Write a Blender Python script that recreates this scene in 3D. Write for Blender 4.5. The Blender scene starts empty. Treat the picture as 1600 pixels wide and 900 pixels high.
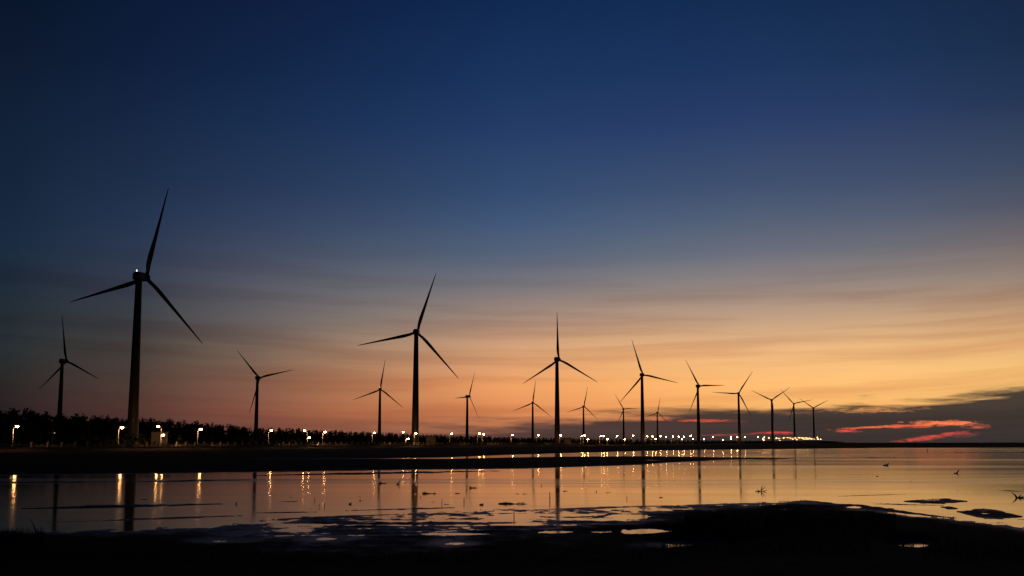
import bpy, bmesh, math, random
import numpy as np
from mathutils import Vector, Matrix

# ------------------------------------------------------------------ camera, sky, exposure
C = bpy.context.scene
COL = C.collection
F = 1850.0                       # focal length of the 1600 px wide photograph, in pixels
CZ = 3.0                         # camera height over the water
HOR = 691.0
P = math.atan((HOR - 450) / F)
cam = bpy.data.cameras.new('camera')
cam.sensor_width = 36.0
cam.lens = F / 1600 * 36.0
cam.clip_start = 0.1
cam.clip_end = 90000
cam_ob = bpy.data.objects.new('camera', cam)
COL.objects.link(cam_ob)
cam_ob.location = (0, 0, CZ)
cam_ob.rotation_euler = (math.pi / 2 + P, 0, 0)
C.camera = cam_ob
C.view_settings.view_transform = 'Standard'
C.view_settings.look = 'None'
C.view_settings.exposure = 0
C.view_settings.gamma = 1
C.view_settings.use_curve_mapping = False
C.render.resolution_x = 1024
C.render.resolution_y = 576
try:
    C.cycles.use_denoising = True
    C.cycles.use_adaptive_sampling = False
    C.cycles.light_sampling_threshold = 0.0
    C.cycles.max_bounces = 6
    C.cycles.sample_clamp_indirect = 0
    C.cycles.sample_clamp_direct = 0
except Exception:
    pass


def lin(c):
    return tuple(((v / 255) / 12.92 if v / 255 <= 0.04045 else ((v / 255 + 0.055) / 1.055) ** 2.4) for v in c)


def el_of(y):
    return math.degrees(P - math.atan((y - 450) / F))


def az_of(x):
    return math.degrees(math.atan((x - 800) / (F / math.cos(P) * 1.0)))


def at(x, y, Y):
    """the world point seen at photo pixel (x, y), at distance Y in front of the camera"""
    a, b = (x - 800) / F, (450 - y) / F
    d = Vector((a, math.cos(P) - b * math.sin(P), math.sin(P) + b * math.cos(P)))
    k = Y / d.y
    return Vector((d.x * k, Y, CZ + d.z * k))


def ground_at(x, y, z=0.0):
    a, b = (x - 800) / F, (450 - y) / F
    d = Vector((a, math.cos(P) - b * math.sin(P), math.sin(P) + b * math.cos(P)))
    k = (z - CZ) / d.z
    return Vector((d.x * k, d.y * k, z))


world = bpy.data.worlds.new('World')
C.world = world
world.use_nodes = True
nt = world.node_tree
nt.nodes.clear()


class N:
    """small helper to chain math nodes"""
    def __init__(s, t): s.t = t
    def new(s, k, **kw):
        n = s.t.nodes.new(k)
        for a, b in kw.items(): setattr(n, a, b)
        return n
    def put(s, sock, v):
        if isinstance(v, bpy.types.NodeSocket): s.t.links.new(v, sock)
        else: sock.default_value = v
    def m(s, op, a, b=0.0, c=0.0, clamp=False):
        n = s.new('ShaderNodeMath', operation=op, use_clamp=clamp)
        s.put(n.inputs[0], a); s.put(n.inputs[1], b); s.put(n.inputs[2], c)
        return n.outputs[0]
    def rng(s, v, a, b, c=0.0, d=1.0, smooth=False):
        n = s.new('ShaderNodeMapRange', interpolation_type='SMOOTHSTEP' if smooth else 'LINEAR')
        s.put(n.inputs[0], v)
        for k, q in enumerate((a, b, c, d)): s.put(n.inputs[k + 1], q)
        return n.outputs[0]
    def xyz(s, x, y, z=0.0):
        n = s.new('ShaderNodeCombineXYZ')
        s.put(n.inputs[0], x); s.put(n.inputs[1], y); s.put(n.inputs[2], z)
        return n.outputs[0]
    def noise(s, vec, scale=1.0, detail=4.0, rough=0.5, dist=0.0):
        n = s.new('ShaderNodeTexNoise')
        s.put(n.inputs['Vector'], vec); n.inputs['Scale'].default_value = scale
        n.inputs['Detail'].default_value = detail; n.inputs['Roughness'].default_value = rough
        n.inputs['Distortion'].default_value = dist
        return n.outputs['Fac'] if 'Fac' in n.outputs else n.outputs[0]
    def mix(s, f, a, b, mode='MIX'):
        n = s.new('ShaderNodeMix', data_type='RGBA', blend_type=mode)
        s.put(n.inputs[0], f)
        for k, v in ((6, a), (7, b)):
            s.put(n.inputs[k], v if isinstance(v, bpy.types.NodeSocket) else (*v, 1.0))
        return n.outputs[2]


w = N(nt)
tc = w.new('ShaderNodeTexCoord')
sep = w.new('ShaderNodeSeparateXYZ')
nt.links.new(tc.outputs['Generated'], sep.inputs[0])
dx, dy, dz = sep.outputs
DEG = 180 / math.pi
el = w.m('MULTIPLY', w.m('ARCSINE', dz), DEG)
az = w.m('MULTIPLY', w.m('ARCTAN2', dx, dy), DEG)
pos = w.m('POWER', w.m('MAXIMUM', w.m('DIVIDE', el, 90.0), 0.0), 0.5)

ROWS = [0, 120, 200, 300, 350, 400, 450, 500, 550, 600, 640, 690]
SKY = {
    0:    [(6,20,41),(12,25,47),(17,31,54),(19,37,59),(22,40,62),(26,43,65),(30,43,59),(34,45,54),(39,47,51),(41,39,40),(42,34,36),(36,29,33)],
    200:  [(10,25,53),(15,31,60),(21,38,67),(29,46,73),(36,51,78),(43,56,80),(52,60,76),(58,62,68),(68,63,60),(76,60,54),(80,53,48),(60,42,43)],
    400:  [(14,29,62),(18,38,72),(25,46,80),(38,56,87),(50,64,93),(66,75,97),(86,88,99),(101,96,97),(121,102,88),(132,93,75),(136,84,67),(106,68,59)],
    600:  [(15,35,73),(22,45,83),(30,53,92),(46,66,99),(60,77,106),(78,91,110),(106,107,114),(137,123,115),(176,139,110),(194,132,91),(186,116,78),(134,86,72)],
    800:  [(16,41,80),(26,52,94),(36,60,102),(52,76,113),(66,88,122),(87,100,122),(122,118,123),(168,140,123),(218,164,121),(240,162,102),(226,143,90),(154,96,78)],
    1000: [(18,43,82),(28,53,95),(39,61,104),(60,80,114),(76,94,122),(98,108,124),(138,129,127),(186,154,129),(234,179,124),(250,178,107),(238,160,94),(168,102,82)],
    1200: [(19,43,80),(30,54,94),(42,62,104),(65,82,112),(84,96,118),(107,111,125),(147,134,130),(193,160,132),(238,186,131),(254,190,116),(247,180,106),(170,112,86)],
    1400: [(19,41,77),(29,52,88),(42,61,100),(66,79,108),(84,94,116),(110,111,119),(148,133,126),(195,160,128),(240,189,129),(254,195,120),(248,184,106),(168,116,86)],
    1600: [(19,36,67),(27,47,78),(38,56,88),(64,76,100),(82,87,103),(115,108,111),(148,131,120),(192,154,119),(232,180,122),(250,198,120),(234,174,100),(142,102,78)],
}


def scaled(col, k, t=(1, 1, 1)):
    return [tuple(v * k * q for v, q in zip(c, t)) for c in col]


L = {az_of(x): [lin(c) for c in v] for x, v in SKY.items()}
a0, a1 = az_of(0), az_of(1600)
L[-42.0] = scaled(L[a0], 0.32)
L[-75.0] = scaled(L[a0], 0.13)
L[-181.0] = scaled(L[a0], 0.07)
L[42.0] = scaled(L[a1], 0.25)
L[75.0] = scaled(L[a0], 0.18)
L[181.0] = scaled(L[a0], 0.07)
keys = sorted(L)
acc = None
for i, k in enumerate(keys):
    rp = w.new('ShaderNodeValToRGB')
    rp.color_ramp.interpolation = 'LINEAR'
    st = [(math.sqrt(max(el_of(y), 0) / 90), c) for y, c in zip(ROWS, L[k])]
    top = L[k][0]
    st += [(math.sqrt(32 / 90), tuple(v * 0.72 for v in top)), (math.sqrt(50 / 90), tuple(v * 0.5 for v in top)),
           (1.0, (0.0025, 0.006, 0.02))]
    st.sort()
    e = rp.color_ramp.elements
    e[0].position, e[0].color = st[0][0], (*st[0][1], 1)
    e[1].position, e[1].color = st[-1][0], (*st[-1][1], 1)
    for p_, c_ in st[1:-1]:
        q = e.new(p_); q.color = (*c_, 1)
    nt.links.new(pos, rp.inputs[0])
    if acc is None: acc = rp.outputs[0]
    else: acc = w.mix(w.rng(az, keys[i - 1], k), acc, rp.outputs[0])
sky = acc
# thin high streaks of cloud
el_s = w.m('SUBTRACT', el, w.m('MULTIPLY', w.m('MULTIPLY', az, az), 0.0011))
wob = w.noise(w.xyz(w.m('MULTIPLY', az, 0.07), w.m('MULTIPLY', el_s, 0.25), 7.3), 1.0, 2.0)
el_w = w.m('ADD', el_s, w.m('MULTIPLY', w.m('SUBTRACT', wob, 0.5), 1.1))
n1 = w.noise(w.xyz(w.m('MULTIPLY', az, 0.055), w.m('MULTIPLY', el_w, 1.15), 3.1), 1.0, 6.0, 0.56)
amp = w.m('MULTIPLY', w.rng(el, 11.0, 5.0, 0.0, 1.0, True), w.rng(el, -0.2, 0.8, 0.5, 1.0, True))
streak = w.m('MULTIPLY', w.rng(n1, 0.42, 0.66, 0.0, 1.0, True), amp)
sky = w.mix(streak, sky, w.mix(1.0, sky, (0.84, 0.77, 0.78), 'MULTIPLY'))
n1b = w.noise(w.xyz(w.m('MULTIPLY', az, 0.04), w.m('MULTIPLY', el_w, 0.8), 9.7), 1.0, 5.0, 0.55)
glow = w.m('MULTIPLY', w.rng(n1b, 0.5, 0.72, 0.0, 1.0, True), amp)
sky = w.mix(glow, sky, w.mix(1.0, sky, (1.07, 1.05, 1.03), 'MULTIPLY'))
# the low bank of grey cloud, rising to the right
n2 = w.noise(w.xyz(w.m('MULTIPLY', az, 0.13), w.m('MULTIPLY', el_s, 1.5), 21.4), 1.0, 7.0, 0.6, 0.35)
eb = w.m('ADD', w.m('MULTIPLY', az, 0.050), 1.28)
t_ = w.m('ADD', w.m('DIVIDE', w.m('SUBTRACT', eb, el), w.rng(az, -10, 20, 1.3, 0.75)), w.m('MULTIPLY', w.m('SUBTRACT', n2, 0.5), 2.6))
cov = w.rng(t_, -0.05, w.rng(az, -14, 20, 1.1, 0.42), 0.0, 1.0, True)
cov = w.m('MULTIPLY', cov, w.rng(az, -17, 3, 0.30, 0.96, True))
n3 = w.noise(w.xyz(w.m('MULTIPLY', az, 0.11), w.m('MULTIPLY', el_s, 2.2), 4.4), 1.0, 6.0, 0.6, 0.3)
cloudc = w.mix(w.rng(az, -14, 12), lin((98, 70, 65)), lin((45, 45, 48)))
cloudc = w.mix(w.rng(n3, 0.35, 0.7), w.mix(1.0, cloudc, (0.80, 0.80, 0.84), 'MULTIPLY'), w.mix(1.0, cloudc, (1.16, 1.10, 1.08), 'MULTIPLY'))
cloudc = w.mix(w.rng(el, 1.4, 2.6), cloudc, w.mix(1.0, cloudc, (1.45, 1.25, 1.1), 'MULTIPLY'))
sky = w.mix(cov, sky, cloudc)
# last red light on the cloud edges
n4 = w.noise(w.xyz(w.m('MULTIPLY', az, 1.5), w.m('MULTIPLY', el, 7.0), 1.7), 1.0, 6.0, 0.65, 0.6)
n4s = w.m('MULTIPLY', w.m('SUBTRACT', n4, 0.5), 2.6)
wisp = w.rng(w.noise(w.xyz(w.m('MULTIPLY', az, 2.2), w.m('MULTIPLY', w.m('ADD', el, w.m('MULTIPLY', az, 0.03)), 16.0), 5.5), 1.0, 5.0, 0.6, 0.4), 0.34, 0.56, 0.35, 1.0, True)
for (cx, cy, hw, hh, tilt, col, soft, power) in [
        (1362, 642.5, 78, 5.5, -0.01, (232, 156, 90), 1.0, 0.7),
        (1240, 646, 60, 4, 0.0, (160, 106, 80), 1.0, 0.4),
        (1392, 667.4, 82, 2.3, -0.043, (244, 114, 72), 0.8, 1.0),
        (1440, 667.0, 58, 3.2, -0.02, (216, 92, 68), 1.0, 0.8),
        (1478, 663.0, 56, 4.6, 0.025, (250, 130, 80), 0.6, 1.0),
        (1530, 669.6, 20, 2.8, -0.02, (236, 112, 76), 0.9, 0.95),
        (1452, 684.0, 56, 4.2, -0.14, (212, 80, 66), 0.9, 0.95),
        (1488, 678.0, 26, 3.6, -0.05, (224, 86, 72), 1.0, 0.85),
        (1505, 679.5, 34, 5.0, -0.05, (132, 68, 64), 1.0, 0.6),
        (1322, 674.0, 22, 2.8, 0.01, (242, 80, 66), 1.0, 1.0),
        (1090, 657.5, 80, 2.8, 0.01, (236, 94, 66), 1.0, 0.95),
        (1010, 654.0, 70, 4.0, 0.03, (220, 126, 78), 1.0, 0.7),
        (1210, 676.5, 40, 2.8, -0.02, (236, 78, 74), 1.0, 0.9),
        (1140, 679.5, 60, 2.2, -0.02, (180, 84, 72), 1.0, 0.6),
        (880, 660.0, 60, 4.0, 0.02, (206, 116, 78), 1.0, 0.5)]:
    ca, ce = az_of(cx), el_of(cy)
    u = w.m('SUBTRACT', az, ca)
    v = w.m('ADD', w.m('SUBTRACT', el, ce), w.m('MULTIPLY', u, tilt))
    r = w.m('SQRT', w.m('ADD', w.m('POWER', w.m('ABSOLUTE', w.m('DIVIDE', u, hw / 32.3)), 2.0),
                        w.m('POWER', w.m('ABSOLUTE', w.m('DIVIDE', v, hh / 32.3)), 2.0)))
    r = w.m('ADD', r, n4s)
    g = w.m('MULTIPLY', w.m('MULTIPLY', w.rng(r, 1.05, 1.05 - soft, 0.0, 1.0, True), power), wisp)
    sky = w.mix(g, sky, lin(col))
bg = w.new('ShaderNodeBackground')
nt.links.new(sky, bg.inputs[0])
bg.inputs[1].default_value = 1.0
# the physical sky after sunset, as a faint share of the light
nish = w.new('ShaderNodeTexSky', sky_type='NISHITA')
nish.sun_disc = False
nish.sun_elevation = math.radians(-3.0)
nish.sun_rotation = math.radians(13.0)
bg2 = w.new('ShaderNodeBackground')
nt.links.new(nish.outputs[0], bg2.inputs[0])
bg2.inputs[1].default_value = 0.002
ad = w.new('ShaderNodeAddShader')
nt.links.new(bg.outputs[0], ad.inputs[0]); nt.links.new(bg2.outputs[0], ad.inputs[1])
wo = w.new('ShaderNodeOutputWorld')
nt.links.new(ad.outputs[0], wo.inputs[0])

# ------------------------------------------------------------------ materials


def mat(name, base, rough=0.6, spec=0.3, metal=0.0, vary=0.15, scale=4.0, bump=0.0, bscale=10.0):
    m = bpy.data.materials.new(name)
    m.use_nodes = True
    t = N(m.node_tree)
    b = m.node_tree.nodes['Principled BSDF']
    co = t.new('ShaderNodeTexCoord').outputs['Object']
    n = t.noise(co, scale, 5.0, 0.6)
    lo = tuple(v * (1 - vary) for v in base); hi = tuple(min(v * (1 + vary), 1) for v in base)
    m.node_tree.links.new(t.mix(t.rng(n, 0.3, 0.7), lo, hi), b.inputs['Base Color'])
    b.inputs['Roughness'].default_value = rough
    b.inputs['Specular IOR Level'].default_value = spec
    b.inputs['Metallic'].default_value = metal
    if bump:
        bn = t.new('ShaderNodeBump'); bn.inputs['Strength'].default_value = bump
        bn.inputs['Distance'].default_value = 0.1
        m.node_tree.links.new(t.noise(co, bscale, 5.0, 0.6), bn.inputs['Height'])
        m.node_tree.links.new(bn.outputs[0], b.inputs['Normal'])
    return m


def glow_mat(name, col, strength):
    m = bpy.data.materials.new(name)
    m.use_nodes = True
    b = m.node_tree.nodes['Principled BSDF']
    b.inputs['Base Color'].default_value = (0.8, 0.8, 0.8, 1)
    b.inputs['Emission Color'].default_value = (*col, 1)
    b.inputs['Emission Strength'].default_value = strength
    return m


M = dict(
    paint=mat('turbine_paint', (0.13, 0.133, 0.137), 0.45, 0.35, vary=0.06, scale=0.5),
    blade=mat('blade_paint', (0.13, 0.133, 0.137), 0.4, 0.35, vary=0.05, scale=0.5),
    steel=mat('galvanised_steel', (0.35, 0.35, 0.34), 0.55, 0.4, 0.3),
    concrete=mat('concrete', (0.36, 0.34, 0.31), 0.85, 0.2, vary=0.2, bump=0.3),
    wall=mat('rendered_wall', (0.34, 0.33, 0.30), 0.85, 0.2, vary=0.15),
    roof=mat('roof_slab', (0.18, 0.17, 0.16), 0.8, 0.2),
    door=mat('steel_door', (0.10, 0.12, 0.12), 0.5, 0.3),
    wood=mat('wet_driftwood', (0.035, 0.028, 0.022), 0.8, 0.15, vary=0.35, scale=12, bump=0.4),
    bank=mat('dark_bank_soil', (0.030, 0.028, 0.022), 0.95, 0.05, vary=0.4, scale=0.4, bump=0.3, bscale=2),
    asphalt=mat('asphalt', (0.05, 0.05, 0.05), 0.9, 0.1, vary=0.2, scale=1.0),
    leaf=mat('casuarina_foliage', (0.035, 0.045, 0.025), 0.85, 0.08, vary=0.4, scale=0.3),
    bark=mat('bark', (0.05, 0.04, 0.03), 0.9, 0.1),
    reed=mat('reed_blades', (0.045, 0.05, 0.025), 0.8, 0.1, vary=0.4, scale=3),
    lamp=glow_mat('sodium_lamp_glow', (1.0, 0.45, 0.14), 170.0),
    halo=glow_mat('added_halo_glow', (1.0, 0.36, 0.08), 0.8),  # glow of the added ring that imitates a halo round the lamp
    dim=glow_mat('small_lamp_glow', (1.0, 0.75, 0.5), 0.35),
    beacon=glow_mat('white_beacon_glow', (0.95, 0.97, 1.0), 1.6),
)

for k_ in ('halo', 'dim', 'beacon'):
    M[k_].cycles.emission_sampling = 'NONE'

# water
m = bpy.data.materials.new('still_shallow_water'); m.use_nodes = True
t = N(m.node_tree); b = m.node_tree.nodes['Principled BSDF']
geo = t.new('ShaderNodeNewGeometry')
sp = t.new('ShaderNodeSeparateXYZ'); m.node_tree.links.new(geo.outputs['Position'], sp.inputs[0])
b.inputs['Base Color'].default_value = (0.008, 0.010, 0.011, 1)
b.inputs['IOR'].default_value = 1.33
b.inputs['Specular IOR Level'].default_value = 0.5
nn = t.noise(t.xyz(t.m('MULTIPLY', sp.outputs[0], 0.012), t.m('MULTIPLY', sp.outputs[1], 0.055), 0.0), 1.0, 5.0, 0.6, 0.6)
lane = t.m('ADD', sp.outputs[1], t.m('MULTIPLY', t.m('SUBTRACT', t.noise(t.xyz(t.m('MULTIPLY', sp.outputs[0], 0.02), 3.0, 0.0), 1.0, 3.0), 0.5), 14.0))
lane = t.m('MULTIPLY', t.rng(lane, 84.0, 90.0, 0.0, 1.0, True), t.rng(lane, 104.0, 96.0, 0.0, 1.0, True))
lane = t.m('MULTIPLY', lane, t.rng(t.noise(t.xyz(t.m('MULTIPLY', sp.outputs[0], 0.03), t.m('MULTIPLY', sp.outputs[1], 0.3), 0.0), 1.0, 3.0), 0.35, 0.6))
rg = t.m('ADD', t.rng(nn, 0.42, 0.72, 0.062, 0.125, True), t.m('MULTIPLY', lane, 0.10))
m.node_tree.links.new(rg, b.inputs['Roughness'])
# mirror dimmed by a painted dark mix, stronger leftward for the wood's dark reflection
mirror_dark = t.new('ShaderNodeBsdfDiffuse'); mirror_dark.inputs['Color'].default_value = (0.016, 0.014, 0.012, 1)
dark_fac = t.rng(t.m('ADD', sp.outputs[0], t.m('MULTIPLY', t.m('SUBTRACT', nn, 0.5), 18.0)), 2.0, -30.0, 0.16, 0.46, True)
dark_fac = t.m('ADD', dark_fac, t.m('MULTIPLY', t.m('SUBTRACT', t.noise(t.xyz(t.m('MULTIPLY', sp.outputs[0], 0.05), t.m('MULTIPLY', sp.outputs[1], 0.25), 8.0), 1.0, 4.0), 0.5), 0.22), clamp=True)
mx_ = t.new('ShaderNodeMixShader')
m.node_tree.links.new(dark_fac, mx_.inputs[0]); m.node_tree.links.new(b.outputs[0], mx_.inputs[1]); m.node_tree.links.new(mirror_dark.outputs[0], mx_.inputs[2])
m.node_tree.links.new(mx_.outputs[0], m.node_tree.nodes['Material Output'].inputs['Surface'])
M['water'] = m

# mud: wet and smoother close to the water line, dull above it
m = bpy.data.materials.new('tidal_mud'); m.use_nodes = True
t = N(m.node_tree); b = m.node_tree.nodes['Principled BSDF']
geo = t.new('ShaderNodeNewGeometry')
sp = t.new('ShaderNodeSeparateXYZ'); m.node_tree.links.new(geo.outputs['Position'], sp.inputs[0])
nz = t.noise(geo.outputs['Position'], 1.6, 6.0, 0.6)
m.node_tree.links.new(t.mix(t.rng(nz, 0.3, 0.7), (0.016, 0.014, 0.012), (0.034, 0.029, 0.024)), b.inputs['Base Color'])
wet = t.rng(t.m('ADD', sp.outputs[2], t.m('MULTIPLY', t.m('SUBTRACT', nz, 0.5), 0.03)), 0.002, 0.055, 1.0, 0.0, True)
m.node_tree.links.new(t.rng(wet, 0, 1, 0.95, 0.42), b.inputs['Roughness'])
m.node_tree.links.new(t.rng(wet, 0, 1, 0.03, 0.28), b.inputs['Specular IOR Level'])
bn = t.new('ShaderNodeBump'); bn.inputs['Strength'].default_value = 0.8; bn.inputs['Distance'].default_value = 0.06
m.node_tree.links.new(t.noise(geo.outputs['Position'], 5.0, 4.0, 0.6), bn.inputs['Height'])
m.node_tree.links.new(bn.outputs[0], b.inputs['Normal'])
M['mud'] = m

# ------------------------------------------------------------------ helpers


def mesh(name, verts, faces, material, parent=None, smooth=False, link=True):
    me = bpy.data.meshes.new(name)
    me.from_pydata([tuple(v) for v in verts], [], [tuple(f) for f in faces])
    me.validate(); me.update()
    if smooth: me.polygons.foreach_set('use_smooth', [True] * len(me.polygons))
    me.materials.append(material)
    o = bpy.data.objects.new(name, me)
    COL.objects.link(o)
    if parent is not None: o.parent = parent
    return o


def empty(name, loc, rz=0.0):
    o = bpy.data.objects.new(name, None)
    o.empty_display_size = 0.5
    COL.objects.link(o)
    o.location = loc; o.rotation_euler = (0, 0, rz)
    return o


def tag(o, label=None, cat=None, group=None, kind=None):
    if label: o['label'] = label
    if cat: o['category'] = cat
    if group: o['group'] = group
    if kind: o['kind'] = kind
    return o


class MB:
    """collects shapes for ONE mesh"""
    def __init__(s): s.v = []; s.f = []
    def add(s, v, f):
        k = len(s.v); s.v += [Vector(q) for q in v]; s.f += [tuple(i + k for i in q) for q in f]
    def box(s, c, d, rz=0.0, bev=0.0):
        x, y, z = d[0] / 2, d[1] / 2, d[2] / 2
        R = Matrix.Rotation(rz, 3, 'Z'); c = Vector(c)
        if bev <= 0:
            vs = [Vector((a * x, b_ * y, e * z)) for e in (-1, 1) for a, b_ in ((-1, -1), (1, -1), (1, 1), (-1, 1))]
            s.add([R @ v + c for v in vs], [(3, 2, 1, 0), (4, 5, 6, 7), (0, 1, 5, 4), (1, 2, 6, 5), (2, 3, 7, 6), (3, 0, 4, 7)])
        else:
            bm = bmesh.new(); bmesh.ops.create_cube(bm, size=1)
            for v in bm.verts: v.co = Vector((v.co.x * d[0], v.co.y * d[1], v.co.z * d[2]))
            bmesh.ops.bevel(bm, geom=bm.edges[:], offset=bev, segments=3, affect='EDGES')
            bm.verts.index_update()
            s.add([R @ v.co + c for v in bm.verts], [[v.index for v in f.verts] for f in bm.faces]); bm.free()
    def loft(s, rings, cap=True):
        n = len(rings[0]); k = len(s.v)
        for r in rings: s.v += [Vector(q) for q in r]
        for i in range(len(rings) - 1):
            for j in range(n):
                a = k + i * n + j; b_ = k + i * n + (j + 1) % n
                s.f.append((a, b_, b_ + n, a + n))
        if cap:
            s.f.append(tuple(k + j for j in reversed(range(n))))
            s.f.append(tuple(k + (len(rings) - 1) * n + j for j in range(n)))
    def tube(s, pts, rad, n=8, jit=0.0, rnd=random):
        pts = [Vector(p) for p in pts]; rings = []
        for i, p in enumerate(pts):
            d = (pts[min(i + 1, len(pts) - 1)] - pts[max(i - 1, 0)]).normalized()
            u = d.cross(Vector((0, 0, 1)) if abs(d.z) < 0.9 else Vector((1, 0, 0))).normalized(); v = d.cross(u)
            r = rad[i] if isinstance(rad, (list, tuple)) else rad
            rings.append([p + (u * math.cos(a) + v * math.sin(a)) * r * (1 + jit * rnd.uniform(-1, 1))
                          for a in [2 * math.pi * j / n for j in range(n)]])
        s.loft(rings)
    def sphere(s, c, r, n=12, k=8):
        c = Vector(c); r = Vector(r) if not isinstance(r, (int, float)) else Vector((r, r, r)); rings = []
        for i in range(k + 1):
            t_ = math.pi * (0.03 + 0.94 * i / k)
            rings.append([c + Vector((r.x * math.sin(t_) * math.cos(2 * math.pi * j / n), r.y * math.sin(t_) * math.sin(2 * math.pi * j / n),
                                      -r.z * math.cos(t_))) for j in range(n)])
        s.loft(rings)
    def build(s, name, material, parent=None, smooth=False):
        return mesh(name, s.v, s.f, material, parent, smooth)


def vnoise(x, y, seed=0):
    xi = np.floor(x).astype(np.int64); yi = np.floor(y).astype(np.int64)
    fx = x - xi; fy = y - yi
    fx = fx * fx * (3 - 2 * fx); fy = fy * fy * (3 - 2 * fy)
    def h(a, b_):
        n = (a * 374761393 + b_ * 668265263 + seed * 1442695041) & 0xFFFFFFFF
        n = ((n ^ (n >> 13)) * 1274126177) & 0xFFFFFFFF
        n = n ^ (n >> 16)
        return (n & 0xFFFF) / 65535.0
    return (h(xi, yi) * (1 - fx) + h(xi + 1, yi) * fx) * (1 - fy) + (h(xi, yi + 1) * (1 - fx) + h(xi + 1, yi + 1) * fx) * fy - 0.5


def fbm(x, y, seed=0, o=5, g=0.5):
    s = 0; a = 1.0
    for i in range(o):
        s = s + a * vnoise(x * 2 ** i + 17.3 * i, y * 2 ** i - 9.1 * i, seed + i); a *= g
    return s


# ------------------------------------------------------------------ water and tidal mud
def big_sheet(name, z, x0, x1, y0, y1, material):
    xs = [x0, -2000, -400, 0, 400, 2000, x1]; ys = [y0, -100, 0, 100, 300, 1000, 4000, y1]
    vs = [(x, y, z) for y in ys for x in xs]; n = len(xs)
    fs = [(j * n + i, j * n + i + 1, (j + 1) * n + i + 1, (j + 1) * n + i) for j in range(len(ys) - 1) for i in range(n - 1)]
    return tag(mesh(name, vs, fs, material), kind='structure')


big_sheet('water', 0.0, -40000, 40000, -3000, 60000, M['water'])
big_sheet('seabed', -0.6, -40000, 40000, -3000, 60000, M['mud'])

NEAR = [(-900, 860), (-300, 838), (0, 831), (60, 832), (120, 829), (200, 826), (300, 823), (400, 818), (500, 811), (600, 805), (700, 801),
        (800, 797), (900, 795), (1000, 794), (1060, 793), (1120, 791), (1180, 789), (1220, 786), (1240, 785), (1300, 790), (1360, 797),
        (1400, 804), (1440, 808), (1500, 815), (1600, 830), (1900, 872), (2600, 960)]
FAR = [(-900, 760), (-300, 750), (0, 744), (100, 742), (200, 741), (400, 738), (600, 735), (800, 732.5), (900, 730), (1000, 726), (1060, 722),
       (1130, 718.4), (1180, 717), (1225, 714.5), (1260, 701.8), (1300, 700.5), (1400, 699.6), (1600, 699.4), (2600, 699)]
CT = [(-900, 717), (300, 717.4), (500, 717.0), (600, 716.2), (700, 714.6), (800, 710.6), (900, 707.6), (1000, 704.6), (1100, 702.8), (1200, 702), (1300, 700.6),
      (1400, 699.6), (2600, 699)]
CB = [(-900, 716), (300, 716.5), (500, 716.9), (600, 716.9), (700, 716.8), (800, 714.6), (900, 713.4), (1000, 713), (1100, 714), (1200, 715.6), (1225, 716.5), (2600, 716.5)]


def lookup(tab, x):
    return np.interp(x, [p[0] for p in tab], [p[1] for p in tab])


def ydist(ypx):
    """ground distance Y of image row ypx (water level)"""
    b_ = (450 - ypx) / F
    return -CZ * (math.cos(P) - b_ * math.sin(P)) / np.minimum(math.sin(P) + b_ * math.cos(P), -1e-6)


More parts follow.
